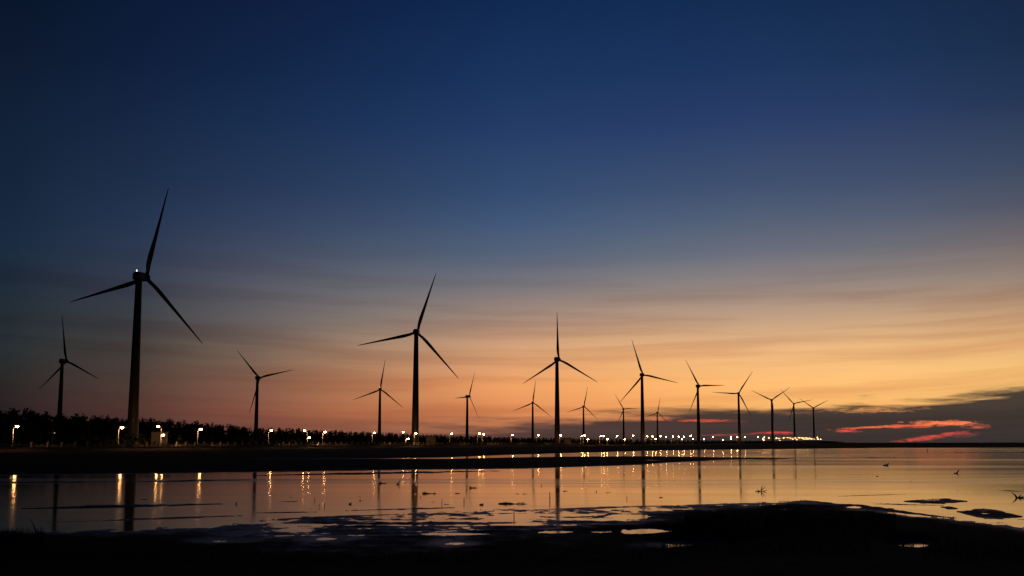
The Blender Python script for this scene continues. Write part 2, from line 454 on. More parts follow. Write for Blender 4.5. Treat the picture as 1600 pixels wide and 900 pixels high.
def mud_height(px, X, Y):
    sN = Y - ydist(lookup(NEAR, px)); sF = ydist(lookup(FAR, px)) - Y
    s1 = np.minimum(sN, sF)
    s2 = np.minimum(Y - ydist(lookup(CB, px)), ydist(lookup(CT, px)) - Y)
    s = np.maximum(s1, s2)                       # > 0 in the water, metres along the view
    flat = np.interp(px, [-300, 60, 250, 420, 1000, 1080, 1200, 1260, 1330, 1600], [0.014, 0.014, 0.008, 0.0028, 0.0028, 0.011, 0.016, 0.014, 0.012, 0.012])
    land = np.where(sN < 0, flat, 0.011)
    far = np.clip((Y - 60) / 200, 0, 1)
    h = np.where(s > 0, -s * 0.008, -s * land)
    h = 0.30 * np.tanh(h / 0.30)
    nz = fbm(X * 0.55, Y * 0.30, 3, 6, 0.55)
    nb = fbm(X * 0.09, Y * 0.09, 11, 4, 0.5)
    nf = fbm(X * 2.6, Y * 1.3, 23, 4, 0.62)
    near = 1 - far
    ncap = nz * 0.9 + nf * 0.75
    # a band at the shore where mud and thin water mix
    band = np.clip(1 - np.abs(sN + 6) / 15, 0, 1) * np.interp(px, [380, 520, 1040, 1120, 1240, 1300], [0, 1, 1, 0.55, 0.4, 0]) * (sF > 3)
    h = h * (1 - 0.6 * band)
    ns = fbm(X * 0.34, Y * 1.25, 41, 5, 0.6)
    h = h + 0.040 * ns * band
    h = h + near * (nz * 0.030 + nf * (0.015 + 0.016 * band)) + nb * 0.020 * near + far * nb * 0.03
    # a band in front of the shore where mud and water mix, deeper further out
    deep = np.clip((sN - 6) / 10, 0, 1) * np.clip(sF / 12, 0, 1)
    h = h - 0.06 * deep * near * (s > 0)

    def cap(x0, y0, x1, y1, half, top, soft=1.0):
        nonlocal h
        ax = np.clip((px - x0) / (x1 - x0), 0, 1)
        yc = y0 + (y1 - y0) * ax
        ypx = 450 - F * np.tan(np.arctan2(-CZ, Y) - P)
        w_ = half * np.clip(np.sin(np.pi * np.clip(ax, 0.0, 1)), 0.02, 1) ** 1.25
        inside = (px > x0) & (px < x1)
        k = np.where(inside, 1 - ((ypx - yc) / w_) ** 2, -1)
        k = k + ncap * 1.25
        target = top * np.clip(k, 0, 1)
        h = np.where(k > 0, np.maximum(h, target + 0.002), h)

    def pool(x0, x1, y0, y1, depth=0.03, basin=0):
        nonlocal h
        ypx = 450 - F * np.tan(np.arctan2(-CZ, Y) - P)
        r = ((px - (x0 + x1) / 2) / ((x1 - x0) / 2)) ** 2 + ((ypx - (y0 + y1) / 2) / ((y1 - y0) / 2)) ** 2
        if basin:
            wide = np.exp(-(r / basin) ** 2)
            h = h * (1 - wide) + wide * (0.010 + 0.5 * nf * 0.01)
        k = 1 - r + ncap * 1.6
        h = np.where(k > 0, np.minimum(h, -depth * np.clip(k, 0.05, 1)), h)

    # low swell of the grassy mud in front of the right hand shore
    mx = np.exp(-((px - 1240) / 190.0) ** 2) * np.exp(-((Y - 39) / 5.0) ** 2)
    h = h + 0.16 * mx
    h = h + 0.12 * np.exp(-((px + 10) / 90.0) ** 2) * np.exp(-((Y - 36) / 3.5) ** 2)
    # foreground rises gently under the viewpoint
    h = h + 0.25 * np.clip((33 - Y) / 22, 0, 1)
    cap(40, 795, 372, 787, 2.4, 0.025)
    cap(-200, 755, 260, 752.5, 1.2, 0.02)
    cap(205, 753, 420, 749.5, 1.2, 0.03)
    cap(380, 743.5, 800, 735.5, 1.7, 0.04)
    cap(70, 817, 360, 808, 0.9, 0.006)
    cap(405, 801.5, 505, 800.0, 0.8, 0.012)
    cap(440, 784, 480, 783.5, 0.5, 0.01)
    cap(540, 798, 720, 793, 1.3, 0.02)
    cap(430, 812, 640, 803, 1.6, 0.02)
    cap(180, 812, 400, 805.5, 0.9, 0.015)
    cap(820, 797, 1060, 789.5, 1.6, 0.012)
    cap(1060, 789, 1240, 786, 1.4, 0.012)
    cap(1340, 787, 1470, 790, 0.7, 0.01)
    cap(1280, 776, 1420, 771.5, 0.5, 0.006)
    cap(1540, 766, 1590, 768.5, 1.0, 0.008)
    cap(1236, 781, 1468, 809, 3.4, 0.03)
    cap(1396, 783.5, 1497, 783.5, 4.6, 0.035)
    cap(1478, 799.5, 1580, 807.5, 7.4, 0.03)
    cap(1452, 792, 1482, 795, 2.0, 0.03)
    cap(1560, 812, 1700, 811, 1.2, 0.02)
    cap(1300, 715.5, 1440, 715.5, 0.6, 0.02)
    cap(1150, 717.5, 1240, 716.5, 1.2, 0.05)
    cap(1390, 707.2, 1900, 707.0, 0.7, 0.04)
    pool(968, 1062, 825.5, 836.5); pool(1028, 1118, 849, 857, 0.02, 5); pool(688, 736, 847, 852.5, 0.02, 5)
    pool(838, 892, 829, 834.5); pool(918, 962, 829, 834); pool(1388, 1432, 848.5, 857.5, 0.02, 4); pool(1268, 1302, 806, 810.5, 0.02)
    pool(1296, 1308, 809, 811.5, 0.02); pool(335, 380, 843.5, 847.5, 0.015, 8); pool(498, 532, 839.5, 844.5, 0.02, 8); pool(1310, 1332, 791, 794, 0.02)
    pool(1275, 1286, 794, 796.5, 0.02); pool(1515, 1528, 801.5, 803.5, 0.012); pool(1468, 1486, 824, 826.5, 0.02); pool(986, 1038, 718.8, 721.4, 0.02)
    pool(1195, 1240, 795, 799, 0.02); pool(660, 760, 832, 836.5, 0.02); pool(440, 520, 818, 822, 0.02)
    pool(850, 920, 803, 807.5, 0.02); pool(950, 1010, 804, 811, 0.02); pool(770, 850, 818, 822, 0.02)
    return h


us = np.concatenate([np.linspace(-0.95, -0.47, 90, endpoint=False), np.linspace(-0.47, 0.47, 960), np.linspace(0.47, 0.95, 91)[1:]])
yr = np.concatenate([[691.25, 691.5, 691.8, 692.2, 692.7, 693.3], np.arange(694, 700, 0.5), np.arange(700, 760, 0.5), np.arange(760, 870, 0.45),
                     np.arange(870, 1000, 2.0)])
Yrow = np.concatenate([ydist(yr), [16.5, 15, 13, 11, 9, 7, 5, 3.5, 2, 1, 0.3]])
UU, YY = np.meshgrid(us, Yrow)
XX = UU * YY
PX = 800 + F * UU * math.cos(P) * 1.0
HH = mud_height(PX, XX, YY)
HH = np.where(np.abs(HH) < 0.0006, 0.0012, HH)
nv = len(us)
me = bpy.data.meshes.new('mudflat')
VV = np.stack([XX, YY, HH], -1).reshape(-1, 3)
idx = np.arange(len(VV)).reshape(len(Yrow), nv)
Q = np.stack([idx[1:, :-1], idx[1:, 1:], idx[:-1, 1:], idx[:-1, :-1]], -1).reshape(-1, 4)
me.vertices.add(len(VV)); me.vertices.foreach_set('co', VV.ravel())
me.loops.add(Q.size); me.loops.foreach_set('vertex_index', Q.ravel())
me.polygons.add(len(Q)); me.polygons.foreach_set('loop_start', np.arange(0, Q.size, 4)); me.polygons.foreach_set('loop_total', np.full(len(Q), 4))
me.update(calc_edges=True); me.validate()
me.polygons.foreach_set('use_smooth', [True] * len(me.polygons))
me.materials.append(M['mud'])
mudflat = bpy.data.objects.new('mudflat', me); COL.objects.link(mudflat); tag(mudflat, kind='structure')
vs = [(x, y, 0.30 + 0.05 * math.sin(x * 0.1)) for y in (-300, -100, -40, -10, 0.2) for x in range(-300, 301, 30)]
n = 21
tag(mesh('shore_ground', vs, [(j * n + i, j * n + i + 1, (j + 1) * n + i + 1, (j + 1) * n + i) for j in range(4) for i in range(n - 1)], M['mud'], smooth=True), kind='structure')


def surf(x, y):
    """point of the mud or water surface seen at pixel (x, y)"""
    g = ground_at(x, y)
    hz = float(mud_height(np.array([float(x)]), np.array([g.x]), np.array([g.y]))[0])
    return Vector((g.x, g.y, max(hz, 0.0)))


# ------------------------------------------------------------------ the far bank: land, shore road, railing
PATH = [(-1100, 255), (-500, 288), (-200, 315), (22, 346), (191, 393), (314, 440), (424, 497), (508, 550), (585, 600), (650, 648), (706, 690), (756, 735), (801, 785), (841, 825),
        (876, 862), (909, 905), (943, 960), (989, 1060), (1011, 1110), (1060, 1230), (1114, 1420), (1142, 1530), (1194, 1770), (1230, 2050),
        (1282, 2350), (1318, 2520)]
PXS = [p[0] for p in PATH]


def road_d(x): return float(np.interp(x, PXS, [p[1] for p in PATH]))
def bank_z(Y): return float(np.interp(Y, [0, 350, 900, 1500, 1900, 2600], [1.15, 1.15, 0.9, 1.2, 2.6, 3.0]))


pp = []
for i in range(len(PATH) - 1):
    for k in range(6):
        x = PATH[i][0] + (PATH[i + 1][0] - PATH[i][0]) * k / 6
        pp.append(at(x, HOR, road_d(x)))
pp.append(at(PATH[-1][0], HOR, PATH[-1][1]))
for it in range(3):
    pp = [pp[0]] + [(pp[i - 1] + pp[i] * 2 + pp[i + 1]) / 4 for i in range(1, len(pp) - 1)] + [pp[-1]]
prof = [(-42, -0.3), (-20, 0.05), (-11, 0.45), (-6.5, 1.0), (-4.5, None), (8, None), (60, None), (200, None), (600, None), (900, None)]


def side(i):
    d = (pp[min(i + 1, len(pp) - 1)] - pp[max(i - 1, 0)]); d.z = 0; d.normalize()
    return Vector((-d.y, d.x, 0))            # away from the water, to the left of the walking direction


def strip(o, z, i):
    q = pp[i] + side(i) * o
    return Vector((q.x, q.y, z))


vs = []; rb = random.Random(5)
for i in range(len(pp)):
    tip = min(1.0, (len(pp) - 1 - i) / 4.0)
    for o, z in prof:
        zz = (bank_z(pp[i].y) if z is None else min(z, bank_z(pp[i].y))) * (0.15 + 0.85 * tip)
        vs.append(strip(o * (1 if o < 100 else 0.2 + 0.8 * tip), zz + (rb.uniform(-0.04, 0.04) if o < -6 else 0), i))
n = len(prof)
bank = mesh('bank', vs, [(i * n + j, (i + 1) * n + j, (i + 1) * n + j + 1, i * n + j + 1) for i in range(len(pp) - 1) for j in range(n - 1)], M['bank'])
tag(bank, kind='structure')
K = len(pp) - 5
vs = [strip(o, bank_z(pp[i].y) + 0.012, i) for i in range(K) for o in (-2.6, 3.6)]
tag(mesh('road', vs, [(2 * i, 2 * i + 2, 2 * i + 3, 2 * i + 1) for i in range(K - 1)], M['asphalt']), kind='structure')
vs = []
for i in range(K):
    z = bank_z(pp[i].y)
    vs += [strip(-4.2, z - 0.1, i), strip(-4.2, z + 0.14, i), strip(-2.6, z + 0.14, i), strip(-2.6, z - 0.1, i)]
tag(mesh('pavement', vs, [(4 * i + j, 4 * i + 4 + j, 4 * i + 5 + j, 4 * i + 1 + j) for i in range(K - 1) for j in range(3)], M['concrete']), kind='structure')

# railing: pillars with caps and bays with a sagging top rail
cum = [0.0]
for i in range(1, len(pp)): cum.append(cum[-1] + (pp[i] - pp[i - 1]).length)


def along(s, o):
    i = int(np.searchsorted(cum, s)) - 1; i = max(0, min(i, len(pp) - 2))
    f = (s - cum[i]) / (cum[i + 1] - cum[i])
    a = pp[i] + side(i) * o; b_ = pp[i + 1] + side(i + 1) * o
    q = a.lerp(b_, f); d = (pp[i + 1] - pp[i])
    return Vector((q.x, q.y, bank_z(q.y))), math.atan2(d.y, d.x)


s0 = cum[min(range(len(pp)), key=lambda i: abs(pp[i].x / pp[i].y + 0.47))]
p0, r0 = along(s0, -4.4)
rail = tag(empty('railing', p0), 'low concrete railing with capped pillars along the lit shore road', 'railing')
bays = MB()
for k in range(100):
    q, rz = along(s0 + k * 6.0, -4.4)
    q2, rz2 = along(s0 + (k + 1) * 6.0, -4.4)
    c = MB(); c.box(q - p0 + Vector((0, 0, 0.72)), (0.55, 0.55, 1.64), rz); c.box(q - p0 + Vector((0, 0, 1.60)), (0.8, 0.8, 0.16), rz)
    c.sphere(q - p0 + Vector((0, 0, 1.82)), 0.26, 8, 6)
    c.build('pillar', M['concrete'], rail)
    a = q - p0; b_ = q2 - p0; d = (b_ - a).normalized()
    a2 = a + d * 0.30; b2 = b_ - d * 0.30
    mid = (a2 + b2) / 2; ln = (b2 - a2).length
    bays.box(mid + Vector((0, 0, 0.20)), (ln, 0.3, 0.5), rz)
    for j in range(6):
        f0, f1 = j / 6, (j + 1) / 6
        z0 = 1.0 + 0.35 * math.sin(math.pi * f0); z1 = 1.0 + 0.35 * math.sin(math.pi * f1)
        bays.tube([a2.lerp(b2, f0) + Vector((0, 0, z0)), a2.lerp(b2, f1) + Vector((0, 0, z1))], 0.10, 6)
    for j in range(1, 12):
        f_ = j / 12
        bays.tube([a2.lerp(b2, f_) + Vector((0, 0, 0.4)), a2.lerp(b2, f_) + Vector((0, 0, 1.0 + 0.35 * math.sin(math.pi * f_)))], 0.06, 5)
bays.build('balustrade', M['concrete'], rail)

# ------------------------------------------------------------------ the wood behind the road: one dark mass of trees
rt = random.Random(42)
TOP = [(-1000, 590), (-300, 618), (-60, 630), (40, 634), (100, 641), (200, 648), (300, 655), (400, 664.5), (500, 669), (600, 673.5), (700, 678), (800, 681.2), (900, 683.4), (1000, 685),
       (1100, 686.4), (1200, 687.6), (1290, 688.2), (1318, 690)]


def tree_template(rnd):
    """unit height tree as quads: a dense lower crown, a spiky irregular top"""
    V = []
    def quad(c, u, v): V.extend([c - u, c + v, c + u * 1.6, c - v])
    r = rnd.uniform(0.15, 0.24)
    lean = Vector((rnd.uniform(-.06, .06), rnd.uniform(-.06, .06), 1))
    w_ = Vector((0.012, 0.012, 0)); V.extend([-w_, w_, lean * 0.9 + w_ * 0.3, lean * 0.9 - w_ * 0.3])
    for i in range(80):
        f = rnd.random() ** 1.15
        rr = r * (1.0 - f * 0.96) ** 0.6 * rnd.uniform(0.2, 1.1); a = rnd.uniform(0, 6.283)
        c = lean * (0.04 + 0.92 * f) + Vector((math.cos(a) * rr, math.sin(a) * rr, 0))
        sz = rnd.uniform(0.045, 0.08) * (1.75 - 1.4 * f)
        up = Vector((math.cos(a) * 0.6, math.sin(a) * 0.6, rnd.uniform(0.3, 1.4))).normalized()
        sd = up.cross(Vector((rnd.uniform(-1, 1), rnd.uniform(-1, 1), rnd.uniform(-1, 1)))).normalized()
        quad(c, up * sz, sd * sz * rnd.uniform(0.5, 0.9))
    for i in range(9):                      # upright shoots
        b_ = lean * rnd.uniform(0.74, 0.90) + Vector((rnd.uniform(-.07, .07), rnd.uniform(-.07, .07), 0))
        quad(b_, Vector((rnd.uniform(-.02, .02), 0, rnd.uniform(0.025, 0.055))), Vector((0.008, rnd.uniform(-.008, .008), 0)))
    return np.array([tuple(v) for v in V])


def quads_object(name, P_, material):
    me_ = bpy.data.meshes.new(name); n_ = len(P_)
    me_.vertices.add(n_); me_.vertices.foreach_set('co', P_.astype(np.float32).ravel())
    me_.loops.add(n_); me_.loops.foreach_set('vertex_index', np.arange(n_, dtype=np.int32))
    me_.polygons.add(n_ // 4); me_.polygons.foreach_set('loop_start', np.arange(0, n_, 4, dtype=np.int32)); me_.polygons.foreach_set('loop_total', np.full(n_ // 4, 4, dtype=np.int32))
    me_.update(calc_edges=True); me_.materials.append(material)
    o = bpy.data.objects.new(name, me_); COL.objects.link(o); return o


TPL = [tree_template(rt) for i in range(28)]
parts_ = []
x = -420.0
while x < 1318:
    d0 = road_d(min(x, 1316))
    for row in range(7):
        d = d0 + 34 + row * 5 + rt.uniform(-2.5, 2.5) + (0 if x > 900 else 24)
        g = bank_z(d)
        xr = x + rt.uniform(-1, 1) * 2.4 * F / d
        ht = at(xr, float(np.interp(xr, [p[0] for p in TOP], [p[1] for p in TOP])), d).z - g
        ht = max(0.6, ht)
        if row < 3: hh = ht * rt.uniform(0.55, 0.9)
        else: hh = ht * min(1.03, 0.91 + 0.05 * rt.gauss(0, 1))
        b_ = at(xr, HOR, d); an = rt.uniform(0, 6.28); T_ = TPL[rt.randrange(28)]
        wd = max(hh, 4.0) * rt.uniform(0.75, 1.6)
        Q_ = np.empty_like(T_)
        Q_[:, 0] = (T_[:, 0] * math.cos(an) - T_[:, 1] * math.sin(an)) * wd + b_.x
        Q_[:, 1] = (T_[:, 0] * math.sin(an) + T_[:, 1] * math.cos(an)) * wd + b_.y
        Q_[:, 2] = T_[:, 2] * hh + g - 0.1
        parts_.append(Q_)
    x += 2.0 * F / (d0 + 60) if x < 900 else 3.2 * F / (d0 + 60)
wood = quads_object('wood', np.concatenate(parts_), M['leaf'])
tag(wood, 'long dark wood of spiky evergreens behind the lit shore road', 'wood', kind='stuff')

# low undergrowth closing the gaps under the trees and along the end of the spit
mb = MB(); x = -420.0
while x < 1322:
    d0 = road_d(min(x, 1318)); d = d0 + 24 + rt.uniform(-4, 8); g = bank_z(d)
    b_ = at(x, HOR, d); f_ = min(1.0, max(0.15, (1322 - x) / 16))
    for q in range(14):
        s = rt.uniform(0.5, 1.2) * f_ * (1 if x < 1150 else 1.5)
        c = Vector((b_.x + rt.uniform(-2.5, 2.5), b_.y + rt.uniform(-3, 3), g + rt.uniform(0.2, 1.6 + max(0, min(3.0, (700 - x) / 150))) * f_))
        u = Vector((rt.uniform(-1, 1), rt.uniform(-1, 1), rt.uniform(-.3, 1))).normalized(); v = u.cross(Vector((rt.uniform(-1, 1), rt.uniform(-1, 1), 1))).normalized()
        mb.add([c - u * s, c + v * s * 0.8, c + u * s, c - v * s * 0.8], [(0, 1, 2, 3)])
    x += max(1.2, 2.0 * F / d0)
tag(mb.build('undergrowth', M['leaf']), 'dark scrub growing under the wood behind the road', 'undergrowth', kind='stuff')

# ------------------------------------------------------------------ wind turbines
R_ROT = 35.5
# hub position, heading of the rotor axis, turn of the first blade, overhang, lit beacon, label
TURB = [
 (-332.1, 882.2, 62.9, 25.0, -5.9, 4.0, 0, 'leftmost small turbine, one blade upright, foot hidden by the tall wood'),
 (-139.4, 447.0, 65.2, 17.5, 17.0, 4.6, 1, 'largest wind turbine, nearest, with a white light on its nacelle'),
 (-238.4, 1119.7, 63.3, 16.5, -41.2, 4.0, 0, 'turbine above the wood whose lowest blade passes behind its own tower'),
 (-155.0, 1399.9, 65.0, 4.3, 9.3, 3.0, 1, 'small turbine with a lit hub, standing just left of the second tallest'),
 (-53.9, 670.9, 65.0, 5.7, 18.3, 3.0, 0, 'second tallest wind turbine, dark tower with a lamp before its foot'),
 (-55.9, 1559.6, 62.8, 54.1, 27.7, 3.4, 0, 'narrow turbine turned almost sideways, just right of the second tallest'),
 (32.3, 1825.6, 63.4, 11.7, 8.1, 3.0, 0, 'small turbine beneath the left blade of the third tallest one'),
 (35.0, 885.8, 64.5, 25.9, 0.3, 3.4, 0, 'third tallest turbine, one blade straight up, alone at the middle'),
 (127.0, 2092.6, 65.5, 25.9, 13.6, 3.4, 0, 'small turbine beneath the right blade of the third tallest one'),
 (223.1, 2373.3, 68.8, 29.7, -30.8, 2.2, 0, 'small turbine whose upper blade touches the fourth tallest one\'s lower blade'),
 (124.8, 1129.2, 66.7, 26.2, -16.0, 3.0, 0, 'fourth tallest turbine, standing between two much smaller far ones'),
 (321.3, 2621.2, 67.8, 37.6, 13.9, 3.0, 0, 'smallest and farthest turbine, just right of the fourth tallest tower'),
 (212.7, 1347.1, 66.3, 47.2, -29.1, 3.0, 0, 'turbine with a level right blade, above the thin red streak'),
 (303.7, 1591.0, 67.8, 17.7, 33.6, 3.0, 0, 'turbine with a level left blade, left of the bright lamp cluster'),
 (403.6, 1845.7, 67.9, 25.5, -63.2, 2.2, 0, 'left one of two Y shaped turbines, third from the right end'),
 (520.4, 2194.8, 73.6, 22.2, -41.2, 2.2, 1, 'turbine with a lit hub between the two Y shaped ones'),
 (589.5, 2324.5, 69.4, 36.8, -55.5, 2.2, 0, 'rightmost turbine of the row, Y shaped, at the end of the spit'),
]


def blade_mesh():
    st = [(1.2, 1.5, 1.5, 0.0), (2.6, 1.45, 1.45, 0.0), (4.2, 1.75, 1.1, 18), (6.2, 2.35, 0.75, 16), (8.2, 2.5, 0.6, 13), (11, 2.25, 0.48, 10), (15, 1.85, 0.38, 7),
          (20, 1.45, 0.28, 4), (25, 1.1, 0.2, 2), (30, 0.78, 0.13, 1), (33.5, 0.52, 0.08, 0), (35.0, 0.30, 0.05, 0), (35.5, 0.10, 0.02, 0)]
    rings = []
    for r, ch, th, tw in st:
        a = math.radians(tw + 4); ring = []
        for j in range(16):
            q = 2 * math.pi * j / 16
            ch_ = ch * (0.80 if r > 5 else 1); cx = math.cos(q) * ch_ / 2; cy = math.sin(q) * th / 2
            if r > 3: cy *= (0.55 + 0.45 * math.cos(q)) if math.cos(q) < 0.6 else 0.9; cx += ch * 0.18 * -1
            ring.append((cx * math.cos(a) - cy * math.sin(a), cx * math.sin(a) + cy * math.cos(a), r))
        rings.append(ring)
    m_ = MB(); m_.loft(rings); return m_


def make_turbine():
    """hub axis along +Y, hub centre at the root's origin + (0, overhang, 0); tower built to unit height and fitted per site"""
    root = empty('wind_turbine', (0, 0, 0))
    m_ = MB(); rings = []
    for i in range(13):
        f = i / 12; r = 2.15 * (1 - f) + 1.22 * f
        rings.append([(r * math.cos(2 * math.pi * j / 32), r * math.sin(2 * math.pi * j / 32), f) for j in range(32)])
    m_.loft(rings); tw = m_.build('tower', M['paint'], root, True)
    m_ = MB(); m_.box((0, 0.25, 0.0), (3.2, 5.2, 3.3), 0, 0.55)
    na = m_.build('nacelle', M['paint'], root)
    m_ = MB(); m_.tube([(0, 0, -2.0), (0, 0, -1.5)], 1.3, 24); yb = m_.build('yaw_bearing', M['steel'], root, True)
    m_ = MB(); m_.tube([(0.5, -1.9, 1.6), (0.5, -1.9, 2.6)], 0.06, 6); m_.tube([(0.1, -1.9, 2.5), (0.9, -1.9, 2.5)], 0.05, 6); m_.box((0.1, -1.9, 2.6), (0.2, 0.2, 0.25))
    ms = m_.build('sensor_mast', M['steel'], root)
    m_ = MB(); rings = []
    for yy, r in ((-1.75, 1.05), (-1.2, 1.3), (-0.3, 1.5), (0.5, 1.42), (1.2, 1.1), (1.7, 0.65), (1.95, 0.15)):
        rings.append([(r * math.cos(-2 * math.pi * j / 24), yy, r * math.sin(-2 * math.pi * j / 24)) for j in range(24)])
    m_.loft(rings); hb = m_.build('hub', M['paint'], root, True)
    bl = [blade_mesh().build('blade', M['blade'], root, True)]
    for i in range(2):
        c = bl[0].copy(); COL.objects.link(c); c.parent = root; bl.append(c)
    m_ = MB(); m_.tube([(0, 0, 0.0), (0, 0, 0.25)], 0.28, 10); m_.sphere((0, 0, 0.45), (0.26, 0.26, 0.30), 10, 8)
    bc = m_.build('beacon', M['beacon'], root, True)
    return root, tw, na, yb, ms, hb, bl, bc


proto = make_turbine()
first = True
for (hx, hy, hz, ph, th, ov, lit, label) in TURB:
    root, tw, na, yb, ms, hb, bl, bc = proto
    if not first:
        def cp(o):
            c = o.copy(); COL.objects.link(c); return c
        root = cp(root); tw, na, yb, ms, hb = [cp(o) for o in (tw, na, yb, ms, hb)]; bl = [cp(o) for o in bl]
        if lit: bc = cp(bc)
        for o in [tw, na, yb, ms, hb] + bl + ([bc] if lit else []): o.parent = root
    a = math.radians(ph); ax = Vector((math.sin(a), math.cos(a), 0))
    g = bank_z(hy)
    base = Vector((hx, hy, 0)) - ax * ov; base.z = g
    root.location = base; root.rotation_euler = (0, 0, -a)
    H = hz - g
    tilt = Matrix.Rotation(math.radians(5.0), 4, 'X')
    tw.scale = (1, 1, H - 1.9); tw.location = (0, 0, 0)
    na.location = (0, 0, H - ov * 0.087 * 0.5)
    yb.location = (0, 0, H); ms.location = (0, 0, H)
    hub = Vector((0, ov, H))
    hb.location = hub; hb.rotation_euler = tilt.to_euler()
    for i, o in enumerate(bl):
        rot = tilt @ Matrix.Rotation(math.radians(th + 120 * i), 4, 'Y')
        o.location = hub; o.rotation_euler = rot.to_euler()
    if lit: bc.location = (-0.2 if not first else 0.2, -1.2, H + 1.62)
    tag(root, label, 'wind turbine', 'wind turbines along the shore')
    first = False
# the first turbine of the table carries no light
for o in list(bpy.data.objects):
    if o.name == 'beacon': bpy.data.objects.remove(o)

# ------------------------------------------------------------------ transformer houses beside three turbines
def house(x, ytop, wpx, Y, label, src=None):
    g = bank_z(Y); c = at(x, HOR, Y); c.z = g
    hgt = at(x, ytop, Y).z - g
    root = empty('transformer_house', c, 0.12)
    m_ = MB(); m_.box((0, 0, hgt / 2 - 0.15), (5.2, 4.2, hgt - 0.3)); m_.build('wall', M['wall'], root)
    m_ = MB(); m_.box((0, 0, hgt - 0.13), (5.8, 4.8, 0.3)); m_.build('roof', M['roof'], root)
    m_ = MB(); m_.box((-1.0, -2.13, 1.15), (1.7, 0.08, 2.3)); d_ = m_.build('door', M['door'], root)
    m_ = MB(); m_.box((-0.4, -2.20, 1.1), (0.08, 0.1, 0.25)); m_.build('handle', M['steel'], d_)
    m_ = MB()
    m_.box((1.3, -2.12, 2.0), (1.3, 0.06, 1.0))
    for k in range(6): m_.box((1.3, -2.17, 1.6 + k * 0.16), (1.2, 0.05, 0.06))
    m_.build('vent', M['steel'], root)
    tag(root, label, 'building', 'transformer houses at the turbine feet')


house(249, 674.5, 22, 436, 'flat roofed little building lit from the lamp beside the largest turbine')
house(673, 681, 14, 672, 'flat roofed little building beside the foot of the second tallest turbine')
house(887, 683.8, 14, 884, 'flat roofed little building beside the foot of the third tallest turbine')

# ------------------------------------------------------------------ street lamps along the shore road
TALL = [(27, 665), (191, 667), (247, 665.5), (314, 669.5), (424, 672), (475.5, 672), (508, 674), (585, 675.5), (630, 674.5), (650, 676.5), (706, 677), (749, 677),
        (756, 678), (801, 679), (841, 679.5), (876.5, 679.7), (909.5, 680.5), (913.5, 680), (939, 680.6), (943.5, 680.6), (964.5, 681), (989.5, 680.5), (1011, 681.4),
        (1019.5, 681.5), (1032, 681.4), (1041, 682), (1051.5, 681.6), (1060.5, 682), (1068.5, 682.5), (1079, 681.2), (1114.5, 682.4), (1142, 682.4), (1152, 682.5),
        (1164, 683), (1184.5, 683), (1194.5, 683), (1201, 684), (1213, 684), (1224.5, 684.5), (1230, 683.5), (1235, 684.5), (1242, 684), (1248, 683.5), (1254, 684),
        (1260, 684), (1265, 684), (1277, 683.4)]
SHORT = [(918.5, 686.3), (949, 686.3), (976, 686.4), (1024.5, 686), (1065.5, 686.3), (1083, 686.2), (1100, 686.2), (1129.5, 687.2), (1142.5, 686), (1191.5, 685.6), (1193, 688),
         (1217, 685.4), (1218.5, 688), (1239, 686.5), (1244.5, 686.5), (1255.5, 685.6), (1257.5, 686.5), (1261.5, 686), (1267.5, 686), (1272.5, 686.5), (1278.5, 686), (1282, 686.5)]
DOUBLE = {2: (255, 678.5), 5: (483.5, 683), 8: (637.5, 685)}
ORD = ['first', 'second', 'third', 'fourth', 'fifth', 'sixth', 'seventh', 'eighth', 'ninth', 'tenth', 'eleventh', 'twelfth', 'thirteenth', 'fourteenth', 'fifteenth', 'sixteenth',
       'seventeenth', 'eighteenth', 'nineteenth', 'twentieth', 'twenty-first', 'twenty-second', 'twenty-third', 'twenty-fourth', 'twenty-fifth', 'twenty-sixth', 'twenty-seventh',
       'twenty-eighth', 'twenty-ninth', 'thirtieth', 'thirty-first', 'thirty-second', 'thirty-third', 'thirty-fourth', 'thirty-fifth', 'thirty-sixth']
SPECIAL = {
    0: 'tall lit street lamp at the far left, under the leftmost small turbine',
    1: 'tall lit street lamp just left of the largest turbine\'s tower',
    2: 'two headed street lamp just right of the largest turbine, before the little building',
    3: 'single lit street lamp between the largest turbine and the one above the wood',
    4: 'lit street lamp right of the turbine whose blade passes behind its tower',
    5: 'two headed street lamp midway between the wood turbine and the second tallest',
    6: 'single lit street lamp right beside the two headed lamp before the wood',
    7: 'lit street lamp just left of the small turbine with a lit hub',
    8: 'two headed street lamp just left of the second tallest turbine\'s foot',
    9: 'lit street lamp standing right in front of the second tallest turbine\'s tower',
    10: 'lit street lamp just left of the narrow sideways turbine',
    11: 'left lamp of the close pair right of the narrow sideways turbine',
    12: 'right lamp of the close pair right of the narrow sideways turbine',
    13: 'lone lit lamp left of the small turbine under the third tallest\'s left blade',
    14: 'lit lamp between a small turbine and the third tallest turbine',
    15: 'lit lamp touching the right edge of the third tallest turbine\'s tower',
}


